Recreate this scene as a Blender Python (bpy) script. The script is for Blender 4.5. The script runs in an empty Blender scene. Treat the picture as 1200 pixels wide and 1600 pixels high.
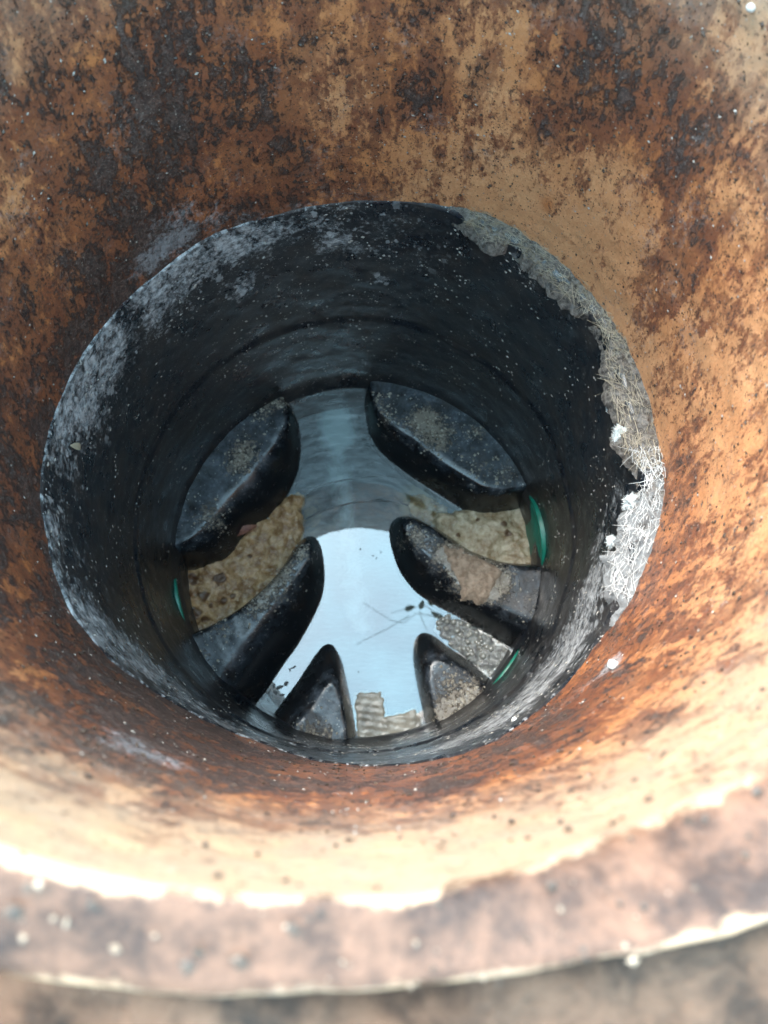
import bpy, bmesh, math, random
import numpy as np
from mathutils import Vector, Matrix, noise as mnoise

C = bpy.context.scene.collection
SC = bpy.context.scene
PI = math.pi
rnd = random.Random(7)
rng = np.random.default_rng(11)

# ------------------------------------------------------------------ camera, world, sun, exposure
FPX = 1200.0                       # focal length of the phone, in pixels of a 1200x1600 photo
R = 0.2                            # inner radius of the riser pipe
CAM = Vector((0.001, -0.167, 0.16))
NAD = (564.0, 1115.0)              # where straight down falls in the photo
n_ = Vector(((NAD[0] - 600) / FPX, (NAD[1] - 800) / FPX, 1.0)).normalized()
ex_ = Vector((0, 1, 0)).cross(n_).normalized()
ey_ = n_.cross(ex_)
# rows take camera space (x right, y down, z forward) to the world
W = Matrix(((ex_.x, ex_.y, ex_.z), (-ey_.x, -ey_.y, -ey_.z), (-n_.x, -n_.y, -n_.z)))
cam_d = bpy.data.cameras.new('camera')
cam = bpy.data.objects.new('camera', cam_d); C.objects.link(cam)
rot = W @ Matrix(((1, 0, 0), (0, -1, 0), (0, 0, -1)))
cam.matrix_world = Matrix.Translation(CAM) @ rot.to_4x4()
cam_d.sensor_fit = 'VERTICAL'; cam_d.sensor_height = 36.0; cam_d.lens = 36.0 * FPX / 1600
cam_d.clip_start = 0.01; cam_d.clip_end = 400
cam_d.dof.use_dof = True; cam_d.dof.focus_distance = 0.55; cam_d.dof.aperture_fstop = 10
SC.camera = cam

SUN_EL, SUN_AZ = math.radians(56), math.radians(128)   # from the far left of the opening
wd = bpy.data.worlds.new('World'); SC.world = wd; wd.use_nodes = True
nt = wd.node_tree; nt.nodes.clear()
out = nt.nodes.new('ShaderNodeOutputWorld'); bg = nt.nodes.new('ShaderNodeBackground')
sky = nt.nodes.new('ShaderNodeTexSky'); sky.sky_type = 'NISHITA'; sky.sun_disc = False
sky.sun_elevation = SUN_EL; sky.sun_rotation = math.radians(90) - SUN_AZ
sky.dust_density = 3.0; sky.air_density = 1.0; sky.ozone_density = 1.0
tc = nt.nodes.new('ShaderNodeTexCoord'); cn = nt.nodes.new('ShaderNodeTexNoise')
cn.inputs['Scale'].default_value = 4.5; cn.inputs['Detail'].default_value = 6
cr = nt.nodes.new('ShaderNodeMapRange'); cr.inputs[1].default_value = 0.3; cr.inputs[2].default_value = 0.75
cr.inputs[3].default_value = 0.2; cr.inputs[4].default_value = 0.9
mx = nt.nodes.new('ShaderNodeMix'); mx.data_type = 'RGBA'
mx.inputs['B'].default_value = (6.0, 10.9, 13.2, 1)     # thin bright cloud, in the sky's own units
nt.links.new(tc.outputs['Generated'], cn.inputs['Vector']); nt.links.new(cn.outputs['Fac'], cr.inputs[0])
nt.links.new(cr.outputs[0], mx.inputs['Factor']); nt.links.new(sky.outputs[0], mx.inputs['A'])
nt.links.new(mx.outputs['Result'], bg.inputs['Color']); bg.inputs['Strength'].default_value = 0.1
nt.links.new(bg.outputs[0], out.inputs['Surface'])
sd = bpy.data.lights.new('sun', 'SUN'); sd.energy = 1.5; sd.angle = math.radians(35); sd.color = (1, 0.91, 0.82)
sun = bpy.data.objects.new('sun', sd); C.objects.link(sun)
sdir = Vector((math.cos(SUN_AZ) * math.cos(SUN_EL), math.sin(SUN_AZ) * math.cos(SUN_EL), math.sin(SUN_EL)))
sun.rotation_euler = sdir.to_track_quat('Z', 'Y').to_euler(); sun.location = sdir * 5
SC.view_settings.view_transform = 'Standard'; SC.view_settings.look = 'None'
SC.view_settings.exposure = 2.9; SC.view_settings.gamma = 1
SC.render.engine = 'CYCLES'
SC.cycles.max_bounces = 8; SC.cycles.diffuse_bounces = 5; SC.cycles.glossy_bounces = 4; SC.cycles.transparent_max_bounces = 8
SC.cycles.use_denoising = True; SC.cycles.use_adaptive_sampling = False
SC.cycles.caustics_reflective = False; SC.cycles.caustics_refractive = False

# ------------------------------------------------------------------ measuring helpers
Z_A = CAM.z - 2.41 * R             # about where the orange pipe ends on the black base
Z_T = CAM.z - 3.98 * R             # top of the benching
Z_W = Z_T - 0.052                  # water level
Z_BED = Z_W - 0.018
def ray(px, py):
    return (W @ Vector(((px - 600) / FPX, (py - 800) / FPX, 1.0)))
def onz(px, py, z):                # the point of a horizontal plane seen at a spot of the photo
    d = ray(px, py); t = (z - CAM.z) / d.z
    return CAM + d * t
def oncyl(px, py, r=R):            # the point of the shaft wall
    d = ray(px, py); a = d.x**2 + d.y**2; b = CAM.x*d.x + CAM.y*d.y; c = CAM.x**2 + CAM.y**2 - r*r
    t = (-b + math.sqrt(b*b - a*c)) / a
    return CAM + d * t
def ang(p): return math.atan2(p.y, p.x)
def periodic(pts, n=720, smooth=6):  # [(theta, value)] -> n samples round the circle
    pts = sorted((t % (2*PI), v) for t, v in pts)
    t = np.array([p[0] for p in pts]); v = np.array([p[1] for p in pts])
    T = np.arange(n) * 2*PI/n
    y = np.interp(T, np.r_[t[-1]-2*PI, t, t[0]+2*PI], np.r_[v[-1], v, v[0]])
    k = np.hanning(2*smooth+3); k /= k.sum()
    return np.convolve(np.r_[y[-smooth-1:], y, y[:smooth+1]], k, 'valid')
def at_theta(arr, th):
    n = len(arr); x = (th % (2*PI)) / (2*PI) * n; i = int(x) % n; f = x - int(x)
    return arr[i]*(1-f) + arr[(i+1) % n]*f
def fbm(p, s, o=4): return mnoise.fractal(Vector(p)*s, 1.0, 2.0, o)

def tag(o, label=None, cat=None, group=None, kind=None):
    if label: o['label'] = label
    if cat: o['category'] = cat
    if group: o['group'] = group
    if kind: o['kind'] = kind
    return o
def empty(name, loc=(0, 0, 0)):
    o = bpy.data.objects.new(name, None); C.objects.link(o); o.location = loc; o.empty_display_size = 0.02
    return o
def mesh_obj(name, verts, faces, m, parent=None, smooth=True):
    me = bpy.data.meshes.new(name)
    me.from_pydata([tuple(v) for v in verts], [], [tuple(f) for f in faces])
    if smooth: me.polygons.foreach_set('use_smooth', [True]*len(me.polygons))
    me.materials.append(m); me.update()
    o = bpy.data.objects.new(name, me); C.objects.link(o)
    if parent:
        o.parent = parent; o.matrix_parent_inverse = Matrix.Translation(-parent.location)
    return o
def set_attr(o, name, vals):
    a = o.data.attributes.new(name, 'FLOAT', 'POINT'); a.data.foreach_set('value', np.asarray(vals, dtype=np.float32))
def grid_faces(nu, nv, wrap):      # nu columns (perhaps closed), nv rows
    f = []
    for j in range(nv-1):
        for i in range(nu if wrap else nu-1):
            i2 = (i+1) % nu
            f.append((j*nu+i, j*nu+i2, (j+1)*nu+i2, (j+1)*nu+i))
    return f

# ------------------------------------------------------------------ material helpers
class NT:
    def __init__(s, name):
        s.m = bpy.data.materials.new(name); s.m.use_nodes = True; s.t = s.m.node_tree; s.t.nodes.clear()
        s.out = s.t.nodes.new('ShaderNodeOutputMaterial'); s.p = s.t.nodes.new('ShaderNodeBsdfPrincipled')
        s.t.links.new(s.p.outputs[0], s.out.inputs[0])
        s.co = s.t.nodes.new('ShaderNodeTexCoord').outputs['Object']
    def put(s, sock, v):
        if isinstance(v, bpy.types.NodeSocket): s.t.links.new(v, sock)
        elif isinstance(v, (tuple, list)) and len(v) == 3 and sock.type == 'RGBA': sock.default_value = (*v, 1)
        else: sock.default_value = v
    def noise(s, scale, detail=6, rough=0.6, dist=0.0, vec=None):
        n = s.t.nodes.new('ShaderNodeTexNoise'); s.put(n.inputs['Vector'], vec or s.co)
        n.inputs['Scale'].default_value = scale; n.inputs['Detail'].default_value = detail
        n.inputs['Roughness'].default_value = rough; n.inputs['Distortion'].default_value = dist
        return n.outputs['Fac']
    def noise3(s, scale):
        n = s.t.nodes.new('ShaderNodeTexNoise'); s.put(n.inputs['Vector'], s.co); n.inputs['Scale'].default_value = scale; n.inputs['Detail'].default_value = 4
        return n.outputs['Color']
    def vor(s, scale, vec=None, feature='F1', rand=1.0):
        n = s.t.nodes.new('ShaderNodeTexVoronoi'); s.put(n.inputs['Vector'], vec or s.co); n.feature = feature
        n.inputs['Scale'].default_value = scale; n.inputs['Randomness'].default_value = rand
        sep = s.t.nodes.new('ShaderNodeSeparateColor'); s.put(sep.inputs[0], n.outputs['Color'])
        return n.outputs['Distance'], sep.outputs[0], sep.outputs[1]
    def mul3(s, vec, k):
        n = s.t.nodes.new('ShaderNodeVectorMath'); n.operation = 'MULTIPLY'; s.put(n.inputs[0], vec); n.inputs[1].default_value = k
        return n.outputs[0]
    def add3(s, a, b):
        n = s.t.nodes.new('ShaderNodeVectorMath'); n.operation = 'ADD'; s.put(n.inputs[0], a); s.put(n.inputs[1], b); return n.outputs[0]
    def m_(s, op, a, b=0.0, c=0.0, clamp=False):
        n = s.t.nodes.new('ShaderNodeMath'); n.operation = op; n.use_clamp = clamp
        s.put(n.inputs[0], a); s.put(n.inputs[1], b)
        if op in ('MULTIPLY_ADD', 'SMOOTH_MIN', 'SMOOTH_MAX'): s.put(n.inputs[2], c)
        return n.outputs[0]
    def step(s, v, lo, hi, a=0.0, b=1.0):
        n = s.t.nodes.new('ShaderNodeMapRange'); n.interpolation_type = 'SMOOTHSTEP'
        s.put(n.inputs[0], v); s.put(n.inputs[1], lo); s.put(n.inputs[2], hi); n.inputs[3].default_value = a; n.inputs[4].default_value = b
        return n.outputs[0]
    def mix(s, f, a, b):
        n = s.t.nodes.new('ShaderNodeMix'); n.data_type = 'RGBA'
        s.put(n.inputs['Factor'], f); s.put(n.inputs['A'], a); s.put(n.inputs['B'], b)
        return n.outputs['Result']
    def attr(s, name):
        n = s.t.nodes.new('ShaderNodeAttribute'); n.attribute_name = name; return n.outputs['Fac']
    def bump(s, h, dist=0.001, strength=1.0, normal=None):
        n = s.t.nodes.new('ShaderNodeBump'); s.put(n.inputs['Height'], h); n.inputs['Distance'].default_value = dist
        n.inputs['Strength'].default_value = strength
        if normal: s.put(n.inputs['Normal'], normal)
        return n.outputs[0]
    def set(s, **k):
        for a, v in k.items(): s.put(s.p.inputs[{'base': 'Base Color', 'rough': 'Roughness', 'normal': 'Normal', 'spec': 'Specular IOR Level', 'ior': 'IOR'}[a]], v)
        return s.m

def mat_orange(fade=False):
    t = NT('dirty_orange_plastic')
    d = t.attr('dirt')
    v = t.mul3(t.co, (1, 1, 0.6))
    warp = t.noise(30, 3)
    n1 = t.noise(40, 13, 0.68, 0.35, v)
    n2 = t.noise(300, 7, 0.72, 0.2, v)
    n3 = t.noise(16, 4, 0.55)
    n5 = t.noise(140, 8, 0.75, 0.4, v)
    comb = t.m_('ADD', t.m_('ADD', t.m_('MULTIPLY', n1, 0.46), t.m_('MULTIPLY', n2, 0.30)), t.m_('MULTIPLY', n5, 0.24))
    thr = t.m_('MULTIPLY_ADD', d, -0.27, 0.69)
    crust = t.step(comb, t.m_('SUBTRACT', thr, 0.026), t.m_('ADD', thr, 0.026))
    n7 = t.noise(75, 5, 0.6, 0.2, t.mul3(t.co, (1, 1, 0.1)))
    drip = t.m_('MULTIPLY_ADD', n7, 0.22, -0.11)
    soft = t.m_('ADD', t.m_('ADD', t.m_('ADD', t.m_('MULTIPLY', n1, 0.40), t.m_('MULTIPLY', n5, 0.34)), t.m_('MULTIPLY', n2, 0.26)), t.m_('ADD', drip, t.m_('MULTIPLY_ADD', d, 0.36, -0.18)))
    film = t.m_('MULTIPLY', t.step(soft, 0.425, 0.495), t.step(t.noise(34, 5, 0.6), 0.3, 0.6, 0.62, 0.95))
    base = t.mix(t.step(n3, 0.3, 0.7), (0.40, 0.128, 0.038), (0.46, 0.19, 0.075))
    base = t.mix(t.step(t.m_('ADD', d, t.m_('MULTIPLY', t.m_('SUBTRACT', n3, 0.5), 0.6)), 0.62, 0.22), base, (0.57, 0.30, 0.15))
    stain = t.step(t.noise(420, 5, 0.8), 0.36, 0.6)
    base = t.mix(t.m_('MULTIPLY', stain, 0.28), base, (0.30, 0.10, 0.035))
    base = t.mix(t.m_('MULTIPLY', t.attr('glare_dust'), 0.45), base, (0.44, 0.33, 0.23))  # overexposed cream glare of the upper wall, painted into the plastic colour
    filmc = t.mix(t.noise(70, 4), (0.075, 0.033, 0.023), (0.25, 0.082, 0.040))
    col = t.mix(film, base, filmc)
    crustc = t.mix(t.step(t.noise(150, 6, 0.7), 0.35, 0.7), (0.026, 0.018, 0.018), (0.15, 0.09, 0.073))
    col = t.mix(t.m_('MULTIPLY', crust, 0.95), col, crustc)
    n6 = t.noise(560, 4, 0.7)
    pit = t.m_('MULTIPLY', t.step(t.m_('ADD', t.m_('MULTIPLY', n6, 0.6), t.m_('ADD', t.m_('MULTIPLY', n5, 0.4), t.m_('MULTIPLY', d, 0.14))), 0.585, 0.65), 0.85)
    col = t.mix(pit, col, t.mix(t.noise(300, 3), (0.02, 0.016, 0.016), (0.085, 0.05, 0.036)))
    grain = t.step(t.noise(760, 3, 0.7), 0.54, 0.68)
    col = t.mix(t.m_('MULTIPLY', grain, t.m_('MULTIPLY_ADD', crust, 0.38, 0.10)), col, (0.30, 0.24, 0.21))
    dust = t.m_('MULTIPLY', t.attr('glare_dust'), t.step(t.noise(55, 8, 0.7), 0.36, 0.62, 0.12, 0.62))
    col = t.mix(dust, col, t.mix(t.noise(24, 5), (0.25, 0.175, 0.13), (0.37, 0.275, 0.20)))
    # grey bloom in patches, and grit
    bl = t.m_('MULTIPLY', t.step(t.noise(26, 5, 0.6), 0.52, 0.68), t.step(t.noise(330, 5, 0.75), 0.47, 0.66))
    col = t.mix(t.m_('MULTIPLY', bl, 0.55), col, (0.23, 0.21, 0.205))
    dist, ra, rb = t.vor(520)
    sp = t.m_('MULTIPLY', t.m_('LESS_THAN', dist, t.m_('MULTIPLY', rb, 0.33)), t.m_('GREATER_THAN', ra, 0.9))
    col = t.mix(t.m_('MULTIPLY', sp, 0.8), col, (0.36, 0.32, 0.28))
    dist2, ra2, rb2 = t.vor(700)
    sp2 = t.m_('MULTIPLY', t.m_('LESS_THAN', dist2, t.m_('MULTIPLY', rb2, 0.45)), t.m_('GREATER_THAN', ra2, 0.84))
    col = t.mix(t.m_('MULTIPLY', sp2, 0.9), col, (0.02, 0.014, 0.012))
    ml = t.attr('mold')
    mk = t.m_('MULTIPLY', t.step(t.m_('ADD', t.m_('ADD', t.m_('MULTIPLY', t.noise(330, 6, 0.75), 0.5), t.m_('MULTIPLY', t.noise(75, 6, 0.7, 0.4), 0.5)), t.m_('MULTIPLY', ml, 0.22)), 0.60, 0.76), t.step(ml, 0.05, 0.4))
    col = t.mix(t.m_('MULTIPLY', mk, 0.7), col, (0.36, 0.36, 0.38))
    so = t.attr('soil')
    soil = t.mix(t.step(t.noise(48, 10, 0.78), 0.36, 0.64), (0.026, 0.012, 0.008), (0.165, 0.082, 0.05))
    col = t.mix(t.step(t.m_('ADD', so, t.m_('MULTIPLY', t.m_('SUBTRACT', t.noise(60, 9, 0.75), 0.5), 1.5)), 0.4, 0.62), col, soil)
    h = t.m_('ADD', t.m_('MULTIPLY', crust, t.m_('MULTIPLY_ADD', t.noise(380, 6, 0.75), 1.6, 0.25)), t.m_('MULTIPLY', n2, 0.5))
    h = t.m_('ADD', h, t.m_('MULTIPLY', sp, 0.6))
    return t.set(base=col, rough=t.mix(crust, (0.42,)*3, (0.56,)*3), normal=t.bump(h, 0.0012, 1.0), spec=0.42)

def mat_black(tint=(0.008, 0.011, 0.016), dirt=1.0, name='black_plastic'):
    t = NT(name)
    ml = t.attr('mold'); v = t.mul3(t.co, (1, 1, 0.8))
    n1 = t.noise(35, 8, 0.65, 0.3); n2 = t.noise(260, 7, 0.75)
    col = t.mix(t.m_('MULTIPLY', t.step(n1, 0.42, 0.70), 0.65*dirt), tint, (0.048, 0.042, 0.037))
    col = t.mix(t.m_('MULTIPLY', t.step(t.noise(240, 6, 0.72), 0.50, 0.70), 0.32*dirt), col, (0.085, 0.085, 0.085))
    n4 = t.noise(85, 7, 0.72, 0.5)
    cmix = t.m_('ADD', t.m_('MULTIPLY', n2, 0.40), t.m_('ADD', t.m_('MULTIPLY', n4, 0.46), t.m_('MULTIPLY', n1, 0.14)))
    cloud = t.m_('MULTIPLY', t.step(t.m_('ADD', t.m_('MULTIPLY_ADD', cmix, 2.0, -0.5), t.m_('MULTIPLY', ml, 0.33)), 0.68, 0.97), t.step(ml, 0.04, 0.5))
    col = t.mix(t.m_('MULTIPLY', cloud, 0.9), col, t.mix(t.step(t.noise(180, 5, 0.7), 0.35, 0.65), (0.17, 0.185, 0.20), (0.60, 0.63, 0.66)))
    wv = t.add3(v, t.mul3(t.noise3(140), (0.0045, 0.0045, 0.0045)))
    for sc, th in ((95, 0.55), (190, 0.62)):
        dd, ra, rb = t.vor(sc, wv)
        rad = t.m_('MULTIPLY', rb, t.m_('MULTIPLY_ADD', n2, 1.1, -0.12))
        bs = t.m_('MULTIPLY', t.m_('MULTIPLY', t.step(t.m_('SUBTRACT', rad, dd), 0.0, 0.16), t.m_('GREATER_THAN', ra, th)), t.step(ml, 0.16, 0.5))
        col = t.mix(t.m_('MULTIPLY', bs, 0.75), col, t.mix(n4, (0.24, 0.26, 0.28), (0.52, 0.54, 0.56)))
    cl = t.step(t.m_('ADD', t.noise(60, 3, 0.6), t.m_('MULTIPLY', ml, 0.35)), 0.45, 0.75)
    for sc, th, c in ((330, 0.86, (0.42, 0.43, 0.42)), (640, 0.86, (0.30, 0.30, 0.29)), (1100, 0.84, (0.22, 0.22, 0.22))):
        dd, ra, rb = t.vor(sc, v)
        sp = t.m_('MULTIPLY', t.m_('LESS_THAN', dd, t.m_('MULTIPLY', rb, 0.42)), t.m_('GREATER_THAN', ra, th))
        col = t.mix(t.m_('MULTIPLY', t.m_('MULTIPLY', sp, cl), 0.85*dirt), col, c)
    h = t.m_('ADD', t.m_('MULTIPLY', n2, 0.55), t.m_('MULTIPLY', cloud, 0.8))
    return t.set(base=col, rough=t.step(n1, 0.3, 0.7, 0.22, 0.46), normal=t.bump(h, 0.0007, 0.6), spec=0.5)

def mat_bench():
    t = NT('black_benching_plastic')
    cr = t.attr('crust'); n1 = t.noise(60, 8, 0.7, 0.3); n2 = t.noise(300, 7, 0.75)
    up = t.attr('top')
    col = t.mix(t.m_('MULTIPLY', t.step(n1, 0.4, 0.7), t.m_('MULTIPLY', up, 0.8)), (0.010, 0.012, 0.015), (0.10, 0.12, 0.145))  # bluish sky sheen of the flat tops is put into the colour
    col = t.mix(t.m_('MULTIPLY', t.step(t.noise(45, 4), 0.5, 0.7), 0.35), col, (0.05, 0.035, 0.025))
    k = t.step(t.m_('ADD', t.m_('ADD', t.m_('MULTIPLY', n2, 0.6), t.m_('MULTIPLY', n1, 0.4)), t.m_('MULTIPLY', cr, 0.20)), 0.60, 0.68)
    col = t.mix(t.m_('MULTIPLY', k, 0.85), col, t.mix(t.noise(90, 3), (0.17, 0.125, 0.085), (0.30, 0.27, 0.22)))
    dd, ra, rb = t.vor(480)
    sp = t.m_('MULTIPLY', t.m_('LESS_THAN', dd, t.m_('MULTIPLY', rb, 0.45)), t.m_('GREATER_THAN', ra, 0.86))
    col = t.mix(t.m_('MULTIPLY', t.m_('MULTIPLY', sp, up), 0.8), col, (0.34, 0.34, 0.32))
    h = t.m_('ADD', t.m_('MULTIPLY', n2, 0.4), t.m_('MULTIPLY', k, 1.0))
    return t.set(base=col, rough=t.step(n1, 0.3, 0.75, 0.14, 0.32), normal=t.bump(h, 0.0008, 0.6), spec=0.5)

def mat_bed():
    t = NT('wet_channel_bed')
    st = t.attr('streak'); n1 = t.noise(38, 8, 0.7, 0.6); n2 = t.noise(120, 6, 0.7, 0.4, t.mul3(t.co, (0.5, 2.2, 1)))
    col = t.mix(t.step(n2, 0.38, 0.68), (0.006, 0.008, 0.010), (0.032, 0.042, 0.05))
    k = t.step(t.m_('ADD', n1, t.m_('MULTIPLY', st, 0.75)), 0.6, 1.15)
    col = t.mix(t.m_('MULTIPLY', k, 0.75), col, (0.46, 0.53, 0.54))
    col = t.mix(t.m_('MULTIPLY', t.step(t.attr('mud'), 0.3, 0.8), t.step(n1, 0.35, 0.55)), col, (0.17, 0.12, 0.06))
    return t.set(base=col, rough=0.5, normal=t.bump(n2, 0.001, 0.4))

def mat_water():
    t = NT('still_water')
    g = t.t.nodes.new('ShaderNodeBsdfGlossy'); g.inputs['Roughness'].default_value = 0.0; g.inputs['Color'].default_value = (1, 1, 1, 1)
    tr = t.t.nodes.new('ShaderNodeBsdfTransparent'); tr.inputs['Color'].default_value = (0.86, 0.93, 0.93, 1)
    fr = t.t.nodes.new('ShaderNodeFresnel'); fr.inputs['IOR'].default_value = 2.1
    mx = t.t.nodes.new('ShaderNodeMixShader')
    b = t.bump(t.noise(22, 2, 0.5), 0.0003, 0.07)
    t.put(g.inputs['Normal'], b); t.put(fr.inputs['Normal'], b)
    t.put(mx.inputs[0], fr.outputs[0]); t.t.links.new(tr.outputs[0], mx.inputs[1]); t.t.links.new(g.outputs[0], mx.inputs[2])
    t.t.links.new(mx.outputs[0], t.out.inputs[0]); t.t.nodes.remove(t.p)
    return t.m

def mat_root(*a, **k):
    m = mat_simple(*a, **k); nt_ = m.node_tree; p = next(n for n in nt_.nodes if n.type == 'BSDF_PRINCIPLED')
    at = nt_.nodes.new('ShaderNodeAttribute'); at.attribute_name = 'white'
    mxn = nt_.nodes.new('ShaderNodeMix'); mxn.data_type = 'RGBA'
    old = p.inputs['Base Color'].links[0].from_socket
    nt_.links.new(at.outputs['Fac'], mxn.inputs['Factor']); nt_.links.new(old, mxn.inputs['A'])
    mxn.inputs['B'].default_value = (0.20, 0.215, 0.225, 1); nt_.links.new(mxn.outputs['Result'], p.inputs['Base Color'])
    return m
def mat_simple(name, a, b, scale=120, rough=0.6, bump=0.0006, spec=0.5, detail=7, hi=None):
    t = NT(name)
    n = t.noise(scale, detail, 0.68, 0.3); n2 = t.noise(scale*4, 6, 0.75)
    col = t.mix(t.step(n, 0.32, 0.68), a, b)
    if hi: col = t.mix(t.m_('MULTIPLY', t.step(n2, 0.55, 0.7), 0.7), col, hi)
    return t.set(base=col, rough=rough, normal=t.bump(t.m_('ADD', n, t.m_('MULTIPLY', n2, 0.6)), bump, 0.8), spec=spec)

M_OR = mat_orange(); M_BL = mat_black(); M_BE = mat_bench(); M_BED = mat_bed(); M_WA = mat_water()
M_GREEN = mat_simple('green_plastic', (0.008, 0.14, 0.095), (0.012, 0.22, 0.15), 60, 0.4, 0.0003)
def mat_sludge(*a, **k):
    m = mat_simple(*a, **k); nt_ = m.node_tree; p = next(n for n in nt_.nodes if n.type == 'BSDF_PRINCIPLED')
    at = nt_.nodes.new('ShaderNodeAttribute'); at.attribute_name = 'lump'
    mxn = nt_.nodes.new('ShaderNodeMix'); mxn.data_type = 'RGBA'
    old = p.inputs['Base Color'].links[0].from_socket
    nt_.links.new(at.outputs['Fac'], mxn.inputs['Factor']); nt_.links.new(old, mxn.inputs['A'])
    mxn.inputs['B'].default_value = (0.10, 0.042, 0.018, 1); nt_.links.new(mxn.outputs['Result'], p.inputs['Base Color'])
    return m
M_SLUDGE = mat_sludge('wet_brown_sludge', (0.22, 0.10, 0.036), (0.58, 0.36, 0.18), 75, 0.12, 0.0016, hi=(0.62, 0.48, 0.32))
M_SLUDGE2 = mat_sludge('pale_sludge_crust', (0.28, 0.18, 0.09), (0.64, 0.52, 0.36), 70, 0.25, 0.0016, hi=(0.62, 0.56, 0.43))
M_SILT = mat_simple('dried_silt', (0.20, 0.14, 0.095), (0.42, 0.32, 0.24), 140, 0.75, 0.001)
M_FOAM = mat_simple('grey_foam', (0.15, 0.15, 0.15), (0.35, 0.36, 0.34), 110, 0.15, 0.0008, hi=(0.5, 0.5, 0.48))
M_STRAW = mat_simple('dead_straw', (0.20, 0.165, 0.11), (0.42, 0.37, 0.28), 30, 0.65, 0.0002)
M_PALE = mat_simple('whitened_straw', (0.32, 0.33, 0.33), (0.62, 0.64, 0.64), 30, 0.7, 0.0002)
M_ROOT = mat_root('matted_roots', (0.035, 0.029, 0.025), (0.19, 0.17, 0.15), 260, 0.85, 0.0015, hi=(0.36, 0.345, 0.32))
M_FLUFF = mat_simple('white_mould', (0.42, 0.47, 0.48), (0.62, 0.66, 0.66), 200, 0.95, 0.001)
M_GRIT = mat_simple('pale_grit', (0.30, 0.29, 0.27), (0.50, 0.48, 0.44), 400, 0.7, 0.0002)
M_GRIT2 = mat_simple('brownish_grit', (0.16, 0.13, 0.11), (0.42, 0.38, 0.34), 300, 0.6, 0.0002)
M_CRUST = mat_simple('limy_crust', (0.20, 0.17, 0.13), (0.46, 0.42, 0.35), 300, 0.6, 0.0003)
M_GRITD = mat_simple('dark_grit', (0.02, 0.016, 0.014), (0.10, 0.065, 0.045), 400, 0.5, 0.0002)
M_SOIL = mat_simple('dark_soil', (0.02, 0.012, 0.008), (0.15, 0.085, 0.054), 45, 0.95, 0.004)
M_LEAF = mat_simple('green_leaf', (0.05, 0.10, 0.018), (0.09, 0.16, 0.03), 60, 0.45, 0.0003)
M_BARK = mat_simple('grey_bark', (0.07, 0.05, 0.038), (0.16, 0.12, 0.09), 200, 0.85, 0.0008)
M_DEAD = mat_simple('dead_leaf', (0.16, 0.045, 0.03), (0.30, 0.12, 0.07), 200, 0.5, 0.0005)
M_SCUM = mat_simple('black_scum', (0.006, 0.007, 0.008), (0.015, 0.015, 0.015), 200, 0.5, 0.0003)

# ------------------------------------------------------------------ where the orange pipe ends on the black base
ringA = [(590,311),(430,333),(330,365),(250,420),(150,520),(85,640),(60,760),(75,860),(110,960),(180,1040),(300,1115),(420,1165),
         (530,1195),(620,1196),(700,1185),(770,1160),(830,1120),(930,1010),(985,940),(1005,890),(1032,800),(1036,750),(1025,680),(1000,590),(975,530),
         (930,470),(880,415),(830,375),(760,338),(690,318)]
ZA = periodic([(ang(p), p.z) for p in (oncyl(*q) for q in ringA)], 720, 5)
matIn = [(702,325),(740,363),(762,382),(800,382),(816,404),(838,423),(870,458),(895,474),(927,496),(943,528),(940,553),(946,600),
         (955,648),(959,693),(981,712),(1004,740),(990,772),(969,798),(969,828),(941,852),(969,852),(957,880),(946,915),(965,950)]
ins = []
for q in matIn:
    p = oncyl(*q); za = at_theta(ZA, ang(p)); b = onz(q[0], q[1], za)
    ins.append((ang(b), max(0.0, R - math.hypot(b.x, b.y))))
th_lo, th_hi = min(t for t, v in ins), max(t for t, v in ins)
INSET = periodic(ins + [(th_hi+0.12, 0), (th_lo-0.12, 0), (th_lo-0.4, 0), (PI, 0), (th_hi+.5, 0), (-PI/2, 0)], 720, 3)   # ragged inner edge of the root mat
LEDGE = periodic(ins + [(th_hi+0.12, 0), (th_lo-0.12, 0), (th_lo-0.4, 0), (PI, 0), (th_hi+.5, 0), (-PI/2, 0)], 720, 24) * 0.6

INSET = np.array([v*(0.62+0.5*(0.5+0.5*mnoise.noise(Vector((i*0.09, 3, 1))))) for i, v in enumerate(INSET)])
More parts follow.
